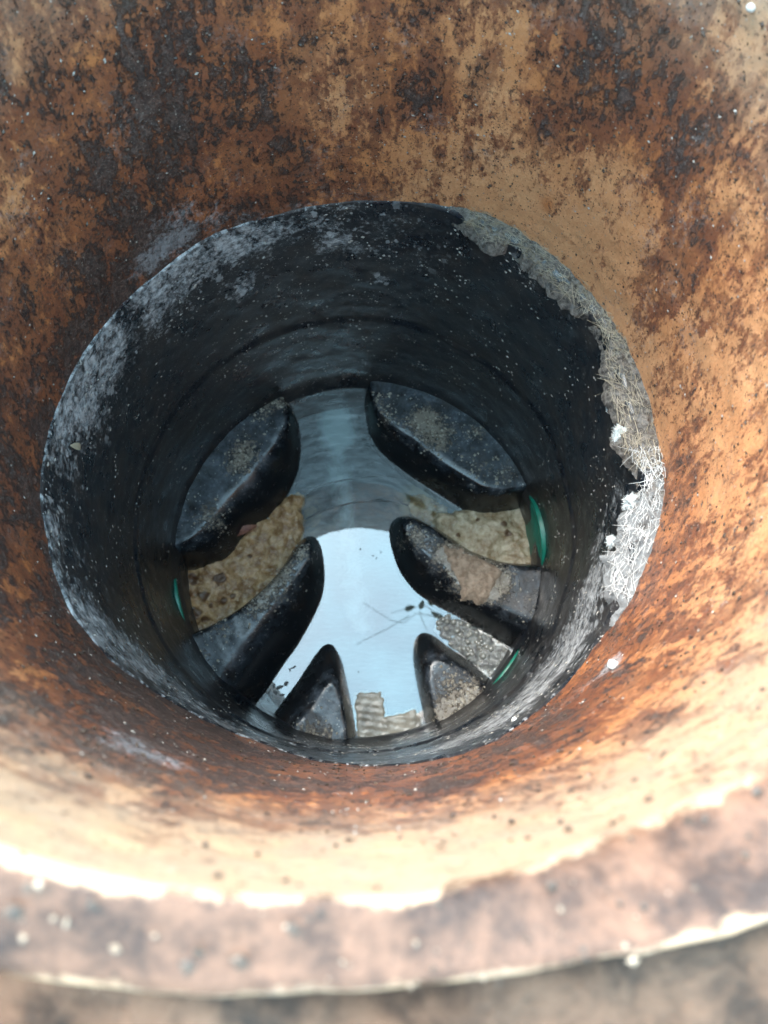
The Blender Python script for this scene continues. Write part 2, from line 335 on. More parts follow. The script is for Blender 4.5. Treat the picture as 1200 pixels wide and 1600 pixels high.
# ------------------------------------------------------------------ orange riser pipe
def rbf(points, th, z, sig=0.03):
    s = (th % (2*PI)) * R; L = 2*PI*R
    num = np.zeros_like(s); den = np.full_like(s, 1e-4)
    for (pt, pz, v) in points:
        ds = np.abs(s - (pt % (2*PI))*R); ds = np.minimum(ds, L-ds)
        w = np.exp(-(ds**2 + (z-pz)**2)/(2*sig*sig))
        num += w*v; den += w
    return num/den, den
def blobs(points, th, z):
    s = (th % (2*PI)) * R; L = 2*PI*R; acc = np.zeros_like(s)
    for (px, py, rs, rz, v) in points:
        p = oncyl(px, py)
        ds = np.abs(s - (ang(p) % (2*PI))*R); ds = np.minimum(ds, L-ds)
        acc += v*np.exp(-0.5*((ds/rs)**2 + ((z-p.z)/rz)**2))
    return acc
DIRT = {
 30: {20:.62,150:.5,250:.78,350:.66,450:.55,550:.5,650:.62,750:.34,850:.48,950:.7,1050:.55,1170:.38},
 150:{20:.5,100:.6,150:.7,250:.8,350:.74,410:.8,460:.4,550:.35,650:.72,700:.5,760:.3,850:.62,950:.72,1050:.7,1170:.4},
 250:{20:.5,100:.72,180:.72,260:.8,350:.55,450:.62,550:.55,650:.34,750:.32,850:.5,950:.34,1050:.72,1170:.55},
 350:{20:.45,80:.6,150:.8,230:.8,300:.78,850:.22,950:.28,1050:.42,1170:.45},
 450:{20:.65,100:.78,170:.82,910:.15,1000:.45,1100:.62,1170:.45},
 550:{20:.55,60:.5,105:.8,990:.16,1050:.42,1110:.3,1170:.3},
 650:{20:.65,50:.75,1040:.3,1100:.35,1170:.3},
 750:{20:.75,45:.8,1060:.58,1110:.36,1170:.4},
 850:{20:.66,50:.75,1070:.55,1120:.4,1170:.36},
 950:{20:.6,70:.7,1020:.55,1080:.45,1170:.42},
 1040:{30:.3,100:.8,170:.95,950:.62,1050:.52,1170:.34},
 1100:{20:.85,100:.9,180:.85,260:.9,880:.68,1000:.5,1150:.34},
 1160:{30:.6,150:.75,250:.85,350:.9,450:.85,800:.85,920:.5,1100:.3},
 1205:{80:.5,220:.75,350:.8,500:.6,640:.65,760:.75,900:.5},
 1265:{100:.3,300:.5,500:.55,700:.5,900:.35},
 1340:{150:.12,400:.16,650:.16,900:.12},
}
dp = []
for y, row in DIRT.items():
    for x, v in row.items():
        p = oncyl(x, y); dp.append((ang(p), p.z, v))
NTH = 720
ringC = [(0,1335),(200,1375),(400,1403),(600,1403),(800,1365),(1000,1290),(1200,1195)]
RIMZ = periodic([(ang(p), p.z) for p in (oncyl(*q) for q in ringC)] + [(PI/2, -0.004), (0.2, 0.0), (PI-0.2, 0.0)], 720, 20)
RIMO = periodic([(ang(p), math.hypot(p.x, p.y)) for p in (onz(x, y, 0.0) for x, y in [(0,1530),(200,1545),(350,1552),(600,1540),(900,1500),(1200,1440)])] + [(PI/2, R+.018), (0.2, R+.018), (PI-0.2, R+.018)], 720, 14)
print('RIM', RIMZ.min(), RIMZ.max(), RIMO.min(), RIMO.max())
riser = empty('riser_pipe', (0, 0, 0))
tag(riser, 'large orange plastic riser pipe, its inside crusted with dark dirt down to the black base', 'riser pipe')
def riser_wall():
    T = np.arange(NTH)*2*PI/NTH; nz = 230
    u = np.linspace(0, 1, nz)
    V, TH, ZZ, SO = [], [], [], []
    zb = ZA - 0.012
    rows = []
    for k in range(nz):                                           # inner wall from below upwards
        z = zb + (RIMZ - 0.004 - zb)*u[k]
        r = R + 0.0*z
        rows.append((r*np.ones(NTH), z, 0.36*np.clip((z-RIMZ+0.011)/0.008, 0, 1)))
    wd_ = RIMO - R
    for a_, dz, so in ((0.02, -.0028, .4), (0.07, -.0010, .5), (0.2, 0, .9), (0.4, .0006, 1), (0.6, .0012, 1), (0.8, .0016, .95), (0.93, .002, .6), (1.0, .0004, .42), (1.04, -.003, .5), (1.05, -.03, .9), (1.05, -.3, 1), (1.05, -.345, 1)):
        rows.append((R + wd_*a_, RIMZ*max(0, 1-a_) + dz, so*np.ones(NTH)))
    Rr = np.array([r[0] for r in rows]); Zr = np.array([r[1] for r in rows]); So = np.array([r[2] for r in rows])
    Tt = np.tile(T, (len(rows), 1))
    d, den = rbf(dp, Tt.ravel(), Zr.ravel(), 0.022)
    w = den/(den+0.02); d = d*w + 0.55*(1-w)
    d = d + blobs([(410,115,.006,.012,.3),(255,190,.02,.02,.05),(855,320,.005,.006,.3),(660,150,.012,.014,.15),(1000,660,.004,.02,.1)], Tt.ravel(), Zr.ravel())
    X = Rr*np.cos(Tt); Y = Rr*np.sin(Tt)
    verts = np.stack([X.ravel(), Y.ravel(), Zr.ravel()], 1)
    # slow unevenness of the crust and the worn rim
    for i in range(len(verts)):
        x, y, z = verts[i]; k_ = i//NTH
        a = 0.0007*fbm((x, y, z), 55, 3) + (0.0007*fbm((x, y, z), 30, 4) if k_ >= 230 else 0)
        rr = math.hypot(x, y); verts[i, 0] -= x/rr*a; verts[i, 1] -= y/rr*a
        if 230 < k_ < 239: verts[i, 2] += 0.0008*fbm((x, y, 3), 60, 4)
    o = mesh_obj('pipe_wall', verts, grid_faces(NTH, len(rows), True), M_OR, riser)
    set_attr(o, 'dirt', np.clip(d*0.94-0.02, 0, 1)); set_attr(o, 'soil', So.ravel())
    set_attr(o, 'glare_dust', np.clip((Zr.ravel()+0.155)/0.085, 0, 1))  # height mask shared by the painted glare and the dust
    ml = blobs([(300,360,.03,.012,.8),(240,400,.02,.01,.7),(430,330,.03,.006,.5),(220,1170,.02,.02,.9),(955,1040,.006,.008,1.2),(270,330,.02,.01,.5),(930,1060,.02,.01,.5)], Tt.ravel(), Zr.ravel())
    set_attr(o, 'mold', np.clip(ml, 0, 1.2))
    return o
riser_wall()

# ------------------------------------------------------------------ crumbs: thousands of small uneven chips joined in one mesh
OCT = np.array([(1,0,0),(-1,0,0),(0,1,0),(0,-1,0),(0,0,1),(0,0,-1)], float)
OF = [(0,2,4),(2,1,4),(1,3,4),(3,0,4),(2,0,5),(1,2,5),(3,1,5),(0,3,5)]
def chips(name, pts, m, parent, smin, smax, flat=0.5, power=2.5):
    V, F = [], []
    for (p, nrm) in pts:
        s = smin + (smax-smin)*(rng.random()**power)
        a = nrm.orthogonal().normalized(); a.rotate(Matrix.Rotation(rng.random()*6.28, 3, nrm)); b = nrm.cross(a)
        k = len(V); sx, sy = s*(0.6+0.7*rng.random()), s*(0.6+0.5*rng.random())
        for q in OCT:
            j = 1 + 0.35*(rng.random(3)-0.5)
            V.append(p + a*(q[0]*sx*j[0]) + b*(q[1]*sy*j[1]) + nrm*(q[2]*s*flat*j[2]))
        F += [(x+k, y+k, z+k) for x, y, z in OF]
    o = mesh_obj(name, V, F, m, parent, smooth=False)
    o['kind'] = 'stuff'
    return o
def cylpts(n, th0, th1, zf, r, dens=None):
    out_ = []
    while len(out_) < n:
        th = th0 + (th1-th0)*rng.random(); z = zf(th)
        if dens and rng.random() > dens(th, z): continue
        out_.append((Vector((r*math.cos(th), r*math.sin(th), z)), Vector((-math.cos(th), -math.sin(th), 0))))
    return out_
chips('pale_grit', cylpts(1100, 0, 2*PI, lambda t: at_theta(ZA, t) + (-0.06 - at_theta(ZA, t))*rng.random(), R-0.0004,
      lambda t, z: 0.08 + 0.92*max(0, min(1, 0.3+1.8*mnoise.noise(Vector((math.cos(t)*R, math.sin(t)*R, z))*28)))), M_GRIT2, riser, 0.0002, 0.0012)
chips('dark_grit', cylpts(3200, 0, 2*PI, lambda t: at_theta(ZA, t)*rng.random(), R-0.0004,
      lambda t, z: 0.2 + 0.8*max(0, min(1, 0.4+1.4*mnoise.noise(Vector((math.cos(t)*R, math.sin(t)*R, z+5))*24)))), M_GRITD, riser, 0.0003, 0.0016)

# ------------------------------------------------------------------ black chamber base: wall
base = empty('chamber_base', (0, 0, Z_BED - 0.02))
tag(base, 'black plastic inspection chamber base with raised benching between water channels', 'chamber base')
pz = oncyl(525, 636); TH_OUT = ang(pz); Z_ARCH = pz.z
def z_step(): return oncyl(540, 495).z
ZS = z_step()
OUT_HALF = 0.052
def r_wall(th, z):
    ins_ = at_theta(LEDGE, th); za = at_theta(ZA, th)
    u = max(0, min(1, (za - z)/(za - Z_T)))
    r = R - 0.0012 - ins_*(1-u)**0.8
    st = 1/(1+math.exp((z-ZS)/0.0012))              # the socket step seen as a ring on the far wall
    r -= 0.0022*st
    f = max(0, (Z_T+0.018 - z)/0.03)                # foot of the wall curves inwards to the benching
    r -= 0.006*min(1, f)**2
    return r
def base_wall():
    n = 720; nz = 190
    V, ml = [], []
    for k in range(nz):
        for i in range(n):
            th = i*2*PI/n
            zt = at_theta(ZA, th) - 0.0005
            dth = (th - TH_OUT + PI) % (2*PI) - PI
            q = abs(dth)*R/OUT_HALF
            zb = Z_BED - 0.004
            if q < 1: zb = Z_BED - 0.004 + (Z_ARCH - Z_BED + 0.004)*math.sqrt(1-q**2.6)
            z = zb + (zt-zb)*k/(nz-1)
            r = r_wall(th, z)
            if k == nz-1: r += 0.006
            x, y = math.cos(th), math.sin(th)
            r -= 0.0007*fbm((x*R, y*R, z), 45, 4)
            V.append((r*x, r*y, z))
    V = np.array(V)
    o = mesh_obj('wall', V, grid_faces(n, nz, True), M_BL, base)
    th = np.arctan2(V[:,1], V[:,0]); z = V[:,2]
    m = blobs([(300,400,.02,.012,.7),(245,455,.016,.026,1.25),(170,540,.014,.024,.9),(150,590,.02,.024,.9),(110,640,.016,.03,.7),(350,400,.02,.012,.75),(400,370,.03,.014,.6),(120,620,.012,.03,.6),
               (90,700,.016,.03,.55),(80,830,.012,.03,.55),(380,440,.01,.01,.5),(520,375,.010,.010,1.0),(595,435,.006,.006,.9),(375,450,.010,.010,.7),(560,390,.01,.006,.7),(640,390,.03,.02,.3),(500,340,.05,.012,.4),
               (200,1020,.014,.035,1.2),(130,960,.016,.03,1.0),(250,1060,.02,.03,.55),(330,1120,.03,.02,.6),(470,1165,.03,.02,.7),(560,1180,.03,.012,.5),
               (900,1000,.016,.04,1.2),(945,930,.012,.03,1.3),(975,900,.012,.03,1.3),(860,1050,.02,.04,1.2),(800,1110,.025,.04,1.1),(720,1160,.03,.03,.9),(985,780,.01,.02,.9),(960,850,.012,.02,.9),
               (830,410,.012,.012,.5),(900,470,.01,.012,.4),(560,560,.05,.02,.2),(400,580,.04,.02,.15)], th, z)
    zt_ = np.interp(th % (2*PI), np.arange(721)*2*PI/720, np.r_[ZA, ZA[:1]])
    left = np.clip(0.5 - 0.8*V[:,0]/R, 0, 1)
    m = 0.85*m + 0.34*left*np.exp(-np.clip(zt_-z, 0, 1)/0.09) + 0.10 + 0.35*np.clip(-V[:,1]/R-0.3, 0, 1)*np.exp(-np.clip(zt_-z, 0, 1)/0.08)
    set_attr(o, 'mold', np.clip(m, 0, 1.1))
    return o
base_wall()
def flakes_dens(t, z):
    return 0.05 + 0.95*max(0, min(1, 0.25+2.0*mnoise.noise(Vector((math.cos(t)*R, math.sin(t)*R, z+2))*22)))
pts = []
for p, nrm in cylpts(3600, 0, 2*PI, lambda t: Z_T + (at_theta(ZA, t)-Z_T)*rng.random(), R, flakes_dens):
    th = ang(p); r = r_wall(th, p.z) - 0.0002
    pts.append((Vector((r*math.cos(th), r*math.sin(th), p.z)), nrm))
chips('mineral_flakes', pts, M_GRIT, base, 0.0002, 0.0017, 0.3, 3.2)

# ------------------------------------------------------------------ benching: six raised blocks between the channels
def resample(P, n):
    P = [Vector(p) for p in P]; d = [0]
    for a, b in zip(P, P[1:]): d.append(d[-1] + (b-a).length)
    T = np.linspace(0, d[-1], n); A = np.array(P)
    return [Vector((np.interp(t, d, A[:,0]), np.interp(t, d, A[:,1]), np.interp(t, d, A[:,2]))) for t in T]
def smooth(P, it=6):
    for _ in range(it):
        P = [P[0]] + [(P[i-1]+2*P[i]+P[i+1])/4 for i in range(1, len(P)-1)] + [P[-1]]
    return P
RW = R + 0.004
def towall(p): # carried out to just behind the wall
    k = RW/math.hypot(p.x, p.y); return Vector((p.x*k, p.y*k, p.z))
def block(inner_base, inner_top, crusts, zt=Z_T, n=70, dome=0.0):
    zb = Z_W
    B = [onz(x, y, zb) for x, y in inner_base]; T = [onz(x, y, zt) for x, y in inner_top]
    B = [towall(B[0])] + B + [towall(B[-1])]; T = [towall(T[0])] + T + [towall(T[-1])]
    B = smooth(resample(B, n), 3); T = smooth(resample(T, n), 3)
    def closewall(P):
        a0, a1 = ang(P[-1]), ang(P[0]); d = (a1-a0+PI) % (2*PI) - PI
        return P + [Vector((RW*math.cos(a0+d*k/24), RW*math.sin(a0+d*k/24), P[0].z)) for k in range(1, 24)]
    B, T = closewall(B), closewall(T); N = len(B)
    prof = [(-0.05, -0.55), (-0.02, -0.2), (0.0, 0.0), (0.10, 0.18), (0.24, 0.38), (0.38, 0.56), (0.52, 0.71), (0.64, 0.82), (0.75, 0.90), (0.85, 0.955), (0.93, 0.985), (1.0, 1.0)]
    V, top = [], []
    for a, b in prof:
        for i in range(N):
            p = B[i].lerp(T[i], a); p.z = zb + (zt-zb)*b; V.append(p); top.append(max(0, (b-0.8)/0.2))
    bm = bmesh.new()
    vs = [bm.verts.new(v) for v in V]
    for f in grid_faces(N, len(prof), True): bm.faces.new([vs[i] for i in f])
    last = vs[-N:]
    ed = [bm.edges.get((last[i], last[(i+1) % N])) for i in range(N)]
    r_ = bmesh.ops.triangle_fill(bm, edges=ed, use_beauty=True)
    tf = [g for g in r_['geom'] if isinstance(g, bmesh.types.BMFace)]
    for _ in range(3):
        te = list({e for f in tf for e in f.edges if e.calc_length() > 0.006 and not e.is_boundary and all(fc in set(tf) for fc in e.link_faces)})
        if not te: break
        bmesh.ops.subdivide_edges(bm, edges=te, cuts=1)
        tf = [f for f in bm.faces if all(abs(v.co.z-zt) < 1e-6 for v in f.verts)]
        bmesh.ops.triangulate(bm, faces=[f for f in tf if len(f.verts) > 3])
        tf = [f for f in bm.faces if all(abs(v.co.z-zt) < 1e-6 for v in f.verts)]
    bmesh.ops.recalc_face_normals(bm, faces=bm.faces)
    bm.verts.ensure_lookup_table()
    for v in bm.verts:
        v.co.z += 0.0009*fbm(v.co, 50, 3)
        if v.co.z > zt-0.01: v.co.z += dome*0
    me = bpy.data.meshes.new('benching'); bm.to_mesh(me); bm.free()
    me.polygons.foreach_set('use_smooth', [True]*len(me.polygons)); me.materials.append(M_BE)
    o = bpy.data.objects.new('benching', me); C.objects.link(o); o.parent = base; o.matrix_parent_inverse = Matrix.Translation(-base.location)
    co = np.array([v.co for v in me.vertices])
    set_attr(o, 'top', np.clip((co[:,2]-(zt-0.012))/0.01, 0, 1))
    c = np.zeros(len(co))
    for (x, y, r, s) in crusts:
        q = onz(x, y, zt); CRUSTS.append((q, r, s)); c += s*np.exp(-((co[:,0]-q.x)**2+(co[:,1]-q.y)**2)/(2*r*r))
    set_attr(o, 'crust', np.clip(c, 0, 1.1))
    return o
CRUSTS = []
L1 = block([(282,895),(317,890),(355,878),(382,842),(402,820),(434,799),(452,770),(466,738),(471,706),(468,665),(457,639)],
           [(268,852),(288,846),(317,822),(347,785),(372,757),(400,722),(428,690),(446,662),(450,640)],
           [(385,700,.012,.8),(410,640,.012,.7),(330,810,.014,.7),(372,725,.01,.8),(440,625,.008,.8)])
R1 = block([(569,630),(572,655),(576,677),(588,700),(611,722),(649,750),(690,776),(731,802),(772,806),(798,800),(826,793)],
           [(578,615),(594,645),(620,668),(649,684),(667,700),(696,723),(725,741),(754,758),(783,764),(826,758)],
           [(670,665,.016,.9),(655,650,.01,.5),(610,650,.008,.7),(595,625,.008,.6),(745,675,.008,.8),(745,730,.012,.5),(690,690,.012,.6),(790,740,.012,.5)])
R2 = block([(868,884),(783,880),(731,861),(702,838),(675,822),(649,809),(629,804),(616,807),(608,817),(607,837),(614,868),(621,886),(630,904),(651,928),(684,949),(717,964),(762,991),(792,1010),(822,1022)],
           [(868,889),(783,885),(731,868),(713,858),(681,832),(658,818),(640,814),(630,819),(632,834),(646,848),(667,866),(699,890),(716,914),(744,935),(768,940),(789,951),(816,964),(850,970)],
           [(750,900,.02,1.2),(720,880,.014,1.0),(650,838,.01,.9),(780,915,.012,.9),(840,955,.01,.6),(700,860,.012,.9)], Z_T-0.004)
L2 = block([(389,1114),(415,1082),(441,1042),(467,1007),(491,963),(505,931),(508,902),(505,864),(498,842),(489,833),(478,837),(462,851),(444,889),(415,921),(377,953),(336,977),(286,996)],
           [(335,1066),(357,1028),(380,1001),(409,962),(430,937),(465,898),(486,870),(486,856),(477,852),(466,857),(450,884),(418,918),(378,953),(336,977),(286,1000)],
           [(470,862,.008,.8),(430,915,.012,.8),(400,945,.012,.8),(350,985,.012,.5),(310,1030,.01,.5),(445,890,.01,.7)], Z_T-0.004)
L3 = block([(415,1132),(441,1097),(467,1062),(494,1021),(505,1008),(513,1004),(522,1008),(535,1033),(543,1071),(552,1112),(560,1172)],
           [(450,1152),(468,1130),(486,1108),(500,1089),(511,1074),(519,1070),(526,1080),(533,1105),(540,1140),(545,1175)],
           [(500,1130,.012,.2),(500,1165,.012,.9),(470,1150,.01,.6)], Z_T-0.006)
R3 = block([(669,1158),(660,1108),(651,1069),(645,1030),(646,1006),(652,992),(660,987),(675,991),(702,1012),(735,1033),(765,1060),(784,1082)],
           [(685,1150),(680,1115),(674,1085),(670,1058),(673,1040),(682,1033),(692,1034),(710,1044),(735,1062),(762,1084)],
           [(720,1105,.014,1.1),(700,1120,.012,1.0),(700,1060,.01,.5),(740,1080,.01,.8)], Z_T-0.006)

pts = []
for q, r, s_ in CRUSTS:
    for _ in range(int(75*s_)):
        p = q + Vector((rng.normal()*r*0.9, rng.normal()*r*0.9, 0.0002))
        if math.hypot(p.x, p.y) < R-0.006: pts.append((p, Vector((0, 0, 1))))
from mathutils.bvhtree import BVHTree
trees = [BVHTree.FromPolygons([v.co for v in o.data.vertices], [tuple(p.vertices) for p in o.data.polygons]) for o in (L1, R1, R2, L2, L3, R3)]
hits = []
for p, nrm in pts:
    for T in trees:
        h = T.ray_cast(Vector((p.x, p.y, Z_T+0.05)), Vector((0, 0, -1)))
        if h[0] and h[0].z > Z_W+0.02: hits.append((h[0], h[1])); break
chips('crust_grit', hits, M_CRUST, base, 0.0003, 0.0022, 0.45, 2.2)
# channel bed and the outlet pipe
def channel_bed():
    V, F, st, mu = [], [], [], []
    nr, n = 60, 180
    a = onz(520, 650, Z_BED); b = onz(545, 850, Z_BED)
    def add(x, y, z):
        V.append((x, y, z))
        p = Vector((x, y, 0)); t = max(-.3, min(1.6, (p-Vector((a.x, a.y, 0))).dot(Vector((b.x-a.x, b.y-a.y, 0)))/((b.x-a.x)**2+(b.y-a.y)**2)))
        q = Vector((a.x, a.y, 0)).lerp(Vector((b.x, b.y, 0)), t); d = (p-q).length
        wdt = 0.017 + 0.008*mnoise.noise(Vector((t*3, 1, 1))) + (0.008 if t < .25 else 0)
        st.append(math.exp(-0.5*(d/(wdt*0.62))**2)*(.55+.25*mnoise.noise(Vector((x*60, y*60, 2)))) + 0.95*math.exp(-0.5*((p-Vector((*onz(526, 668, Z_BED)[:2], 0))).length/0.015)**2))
        e = min((p-Vector((*onz(470,800,Z_W)[:2],0))).length, (p-Vector((*onz(655,780,Z_W)[:2],0))).length)
        mu.append(math.exp(-0.5*(e/0.02)**2))
    for j in range(nr+1):
        r = (R+0.006)*j/nr
        for i in range(n):
            th = 2*PI*i/n; add(r*math.cos(th), r*math.sin(th), Z_BED + 0.0012*fbm((r*math.cos(th), r*math.sin(th), 0), 30, 3))
    o = mesh_obj('channel_bed', V, grid_faces(n, nr+1, True), M_BED, base)
    set_attr(o, 'streak', st); set_attr(o, 'mud', mu)
channel_bed()
def tube(P, rads, sides=10):
    P = [Vector(p) for p in P]; V, F = [], []
    up = Vector((0.13, 0.2, 0.97))
    for i, p in enumerate(P):
        d = (P[min(i+1, len(P)-1)] - P[max(i-1, 0)]).normalized()
        a = d.cross(up).normalized(); b = a.cross(d)
        for k in range(sides):
            t = 2*PI*k/sides; V.append(p + (a*math.cos(t) + b*math.sin(t))*rads[i])
    F = grid_faces(sides, len(P), True)
    k = len(V); F += [tuple(range(sides))[::-1], tuple(range(k-sides, k))]
    return V, F
for pp in ([(478,772),(501,758),(536,750),(580,744),(610,744),(640,748)], [(478,811),(495,802),(510,796),(551,785),(585,782),(617,783),(646,793)]):
    V, F = tube(smooth(resample([onz(x, y, Z_BED+0.0012) for x, y in pp], 40), 4), [0.0011]*40, 6)
    o = mesh_obj('ledge_reflection', V, F, M_SCUM, base)  # dark tubes added to stand in for the wall ledge mirrored in the water
def outlet():
    u = Vector((math.cos(TH_OUT), math.sin(TH_OUT), 0)); s = Vector((-u.y, u.x, 0))
    V = []
    for r in (R-0.003, R+0.02, R+0.1, R+0.25):
        for k in range(33):
            t = 2*PI*k/32
            V.append(u*r + s*(OUT_HALF*math.cos(t)) + Vector((0, 0, (Z_ARCH+Z_BED)/2 + (Z_ARCH-Z_BED)/2*math.sin(t)*1.02)))
    o = mesh_obj('outlet_pipe', V, grid_faces(33, 4, False), M_BL, base)
    set_attr(o, 'mold', [0.25]*len(V))
    V = [u*(R+0.02) + s*0.2 + Vector((0, 0, 0))]
outlet()

# water
def water():
    V = [(0, 0, Z_W)]; n = 128; F = []
    for i in range(n):
        th = 2*PI*i/n
        V.append(((R+0.002)*math.cos(th), (R+0.002)*math.sin(th), Z_W))
    F = [(0, 1+i, 1+(i+1) % n) for i in range(n)]
    u = Vector((math.cos(TH_OUT), math.sin(TH_OUT), 0)); s = Vector((-u.y, u.x, 0))
    k = len(V); h = OUT_HALF*0.99
    ro = math.sqrt((R+0.002)**2 - h*h)
    for r, q in ((ro, -h), (R+0.24, -h), (R+0.24, h), (ro, h)): V.append(tuple(u*r + s*q + Vector((0, 0, Z_W-0.0004))))
    F.append((k, k+1, k+2, k+3))
    o = mesh_obj('water', V, F, M_WA, None, smooth=False)
    tag(o, kind='structure')
water()

# ------------------------------------------------------------------ green stoppers in the side inlets
def stopper(px, py, r, label, dz=0.0, inset=0.006):
    p = oncyl(px, py, R); th = ang(p)
    root = empty('pipe_stopper', (0, 0, 0)); u = Vector((math.cos(th), math.sin(th), 0)); s = Vector((-u.y, u.x, 0))
    c = u*(R-inset) + Vector((0, 0, Z_W + dz)); root.location = c
    tag(root, label, 'pipe stopper', 'green stoppers closing the side inlets')
    def ringmesh(prof, name):
        V = []; n = 48
        for rr, d in prof:
            for k in range(n):
                t = 2*PI*k/n; V.append(c + s*(rr*math.cos(t)) + Vector((0, 0, rr*math.sin(t))) - u*d)
        F = grid_faces(n, len(prof), True); F.append(tuple(range(len(V)-n, len(V))))
        return mesh_obj(name, V, F, M_GREEN, root)
    ringmesh([(r, -0.014), (r, 0.0), (r*0.985, 0.0012), (r*0.9, 0.0012), (r*0.88, 0.0)], 'rim')
    ringmesh([(r*0.89, -0.001), (r*0.86, 0.0005), (r*0.3, 0.001), (r*0.05, 0.0012)], 'disc')
    return root
stopper(840, 838, 0.054, 'green plastic stopper at the inlet behind the pale sludge, on the right wall', 0.013, 0.009)
stopper(276, 942, 0.052, 'green plastic stopper at the inlet behind the wet brown sludge, on the left wall', 0.006, 0.0062)
stopper(812, 1046, 0.052, 'green plastic stopper beside the bubbly foam, lower right', 0.004, 0.0062)

# ------------------------------------------------------------------ sludge and foam lying in the channels
def inside(x, y, P):
    c = False; j = len(P)-1
    for i in range(len(P)):
        if (P[i].y > y) != (P[j].y > y) and x < (P[j].x-P[i].x)*(y-P[i].y)/(P[j].y-P[i].y)+P[i].x: c = not c
        j = i
    return c
def edge_d(x, y, P):
    q = Vector((x, y)); best = 9
    for a, b in zip(P, P[1:]+P[:1]):
        a2, b2 = a.to_2d(), b.to_2d(); d = b2-a2; t = max(0, min(1, (q-a2).dot(d)/max(d.length_squared, 1e-12)))
        best = min(best, (q-a2-d*t).length)
    return best
def patch(name, poly, m, z0, h, amp, freq, label, cat, kind='stuff', cell=0.0011, fall=0.008, oct_=5, lumps=()):
    P = [onz(x, y, z0) for x, y in poly]
    xs = [p.x for p in P]; ys = [p.y for p in P]
    nx = int((max(xs)-min(xs))/cell)+3; ny = int((max(ys)-min(ys))/cell)+3
    idx = {}; V = []; F = []; LU = []; LP = [(onz(a, b, z0), r) for a, b, r in lumps]
    for j in range(ny):
        for i in range(nx):
            x = min(xs)+(i-1)*cell; y = min(ys)+(j-1)*cell
            wob = 0.0022*mnoise.noise(Vector((x, y, 3))*160)
            e = edge_d(x, y, P); e = (e if inside(x, y, P) else -e) + wob
            if e < -0.0005: continue
            k = min(1, max(0, e/fall)); k = k*(2-k)
            z = z0 - 0.0035 + (h+0.0035)*k + amp*k*fbm((x, y, 1.3), freq, oct_)
            lu = 0
            for q, r in LP:
                dd = math.hypot(x-q.x, y-q.y)/r*(1+0.55*mnoise.noise(Vector((x, y, 8))*170))
                if dd < 1.15: lu = max(lu, min(1, (1.15-dd)/0.3))
            z += 0.0018*lu*lu*(3-2*lu); LU.append(lu*0.9)
            idx[i, j] = len(V); V.append((x, y, z))
    for (i, j) in idx:
        if (i+1, j) in idx and (i, j+1) in idx and (i+1, j+1) in idx:
            F.append((idx[i, j], idx[i+1, j], idx[i+1, j+1], idx[i, j+1]))
    o = mesh_obj(name, V, F, m); set_attr(o, 'lump', LU)
    tag(o, label, cat, None, kind)
    return o, V
SL1, _v = patch('sludge', [(272,900),(300,880),(345,868),(375,832),(400,806),(430,790),(446,774),(466,768),(478,776),(473,800),(476,835),(470,862),(450,900),(420,935),(380,965),(336,990),(286,1005),(274,960)],
      M_SLUDGE, Z_W, 0.005, 0.0055, 48, 'wet brown sludge filling the left side channel', 'sludge', lumps=((303,906,.006),(345,905,.0065),(320,932,.006),(304,958,.0075),(365,933,.003),(351,940,.0034),(330,947,.0022),(296,930,.0035),(322,968,.004),(392,870,.002)))
patch('sludge', [(705,800),(735,792),(772,795),(830,785),(852,830),(860,895),(783,895),(731,875),(702,850),(684,834),(672,815),(684,800)],
      M_SLUDGE2, Z_W, 0.009, 0.0065, 45, 'pale crusted sludge filling the right side channel', 'sludge', lumps=((784,823,.003),(790,835,.004),(745,815,.002),(715,838,.0025),(835,878,.003)))
patch('sludge', [(640,772),(662,772),(700,792),(700,812),(680,826),(655,812),(640,800)],
      M_SLUDGE, Z_W-0.004, 0.001, 0.004, 90, 'thin brown sediment under the water beside the pale sludge', 'sediment')
patch('silt_crust', [(688,850),(712,852),(740,866),(775,880),(788,890),(784,905),(770,925),(762,942),(745,945),(738,936),(722,938),(718,922),(710,905),(697,880)],
      M_SILT, Z_T-0.004, 0.003, 0.003, 110, 'light brown silt caked on the finger-shaped bench at the right', 'silt')
fo, FV = patch('foam', [(682,962),(700,958),(718,964),(762,990),(795,1012),(826,1022),(800,1080),(775,1072),(735,1038),(702,1014),(690,1000),(678,985)],
      M_FOAM, Z_W, 0.0025, 0.004, 110, 'grey bubbly foam floating in the lower right channel', 'foam')

M_PHONE_REFL = mat_simple('pale_phone_reflection', (0.15, 0.135, 0.105), (0.40, 0.37, 0.31), 40, 0.3, 0.0006)  # tone of the patch added in place of a phone's reflection
bk, BV = patch('phone_reflection', [(553,1084),(562,1079),(596,1080),(602,1092),(603,1117),(622,1114),(650,1104),(660,1125),(668,1172),(560,1176),(556,1150),(551,1110)],
      M_PHONE_REFL, Z_W, 0.0012, 0.0012, 60, 'pale ribbed patch standing in for a mirrored phone at the near end of the main channel', 'silt', fall=0.004)
for v in bk.data.vertices:             # low ribs on the patch standing in for the phone's reflection
    v.co.z += 0.00022*math.sin((v.co.y + 0.15*v.co.x)*2*PI/0.0075)*min(1, max(0, (v.co.z-Z_W+0.001)/0.002))
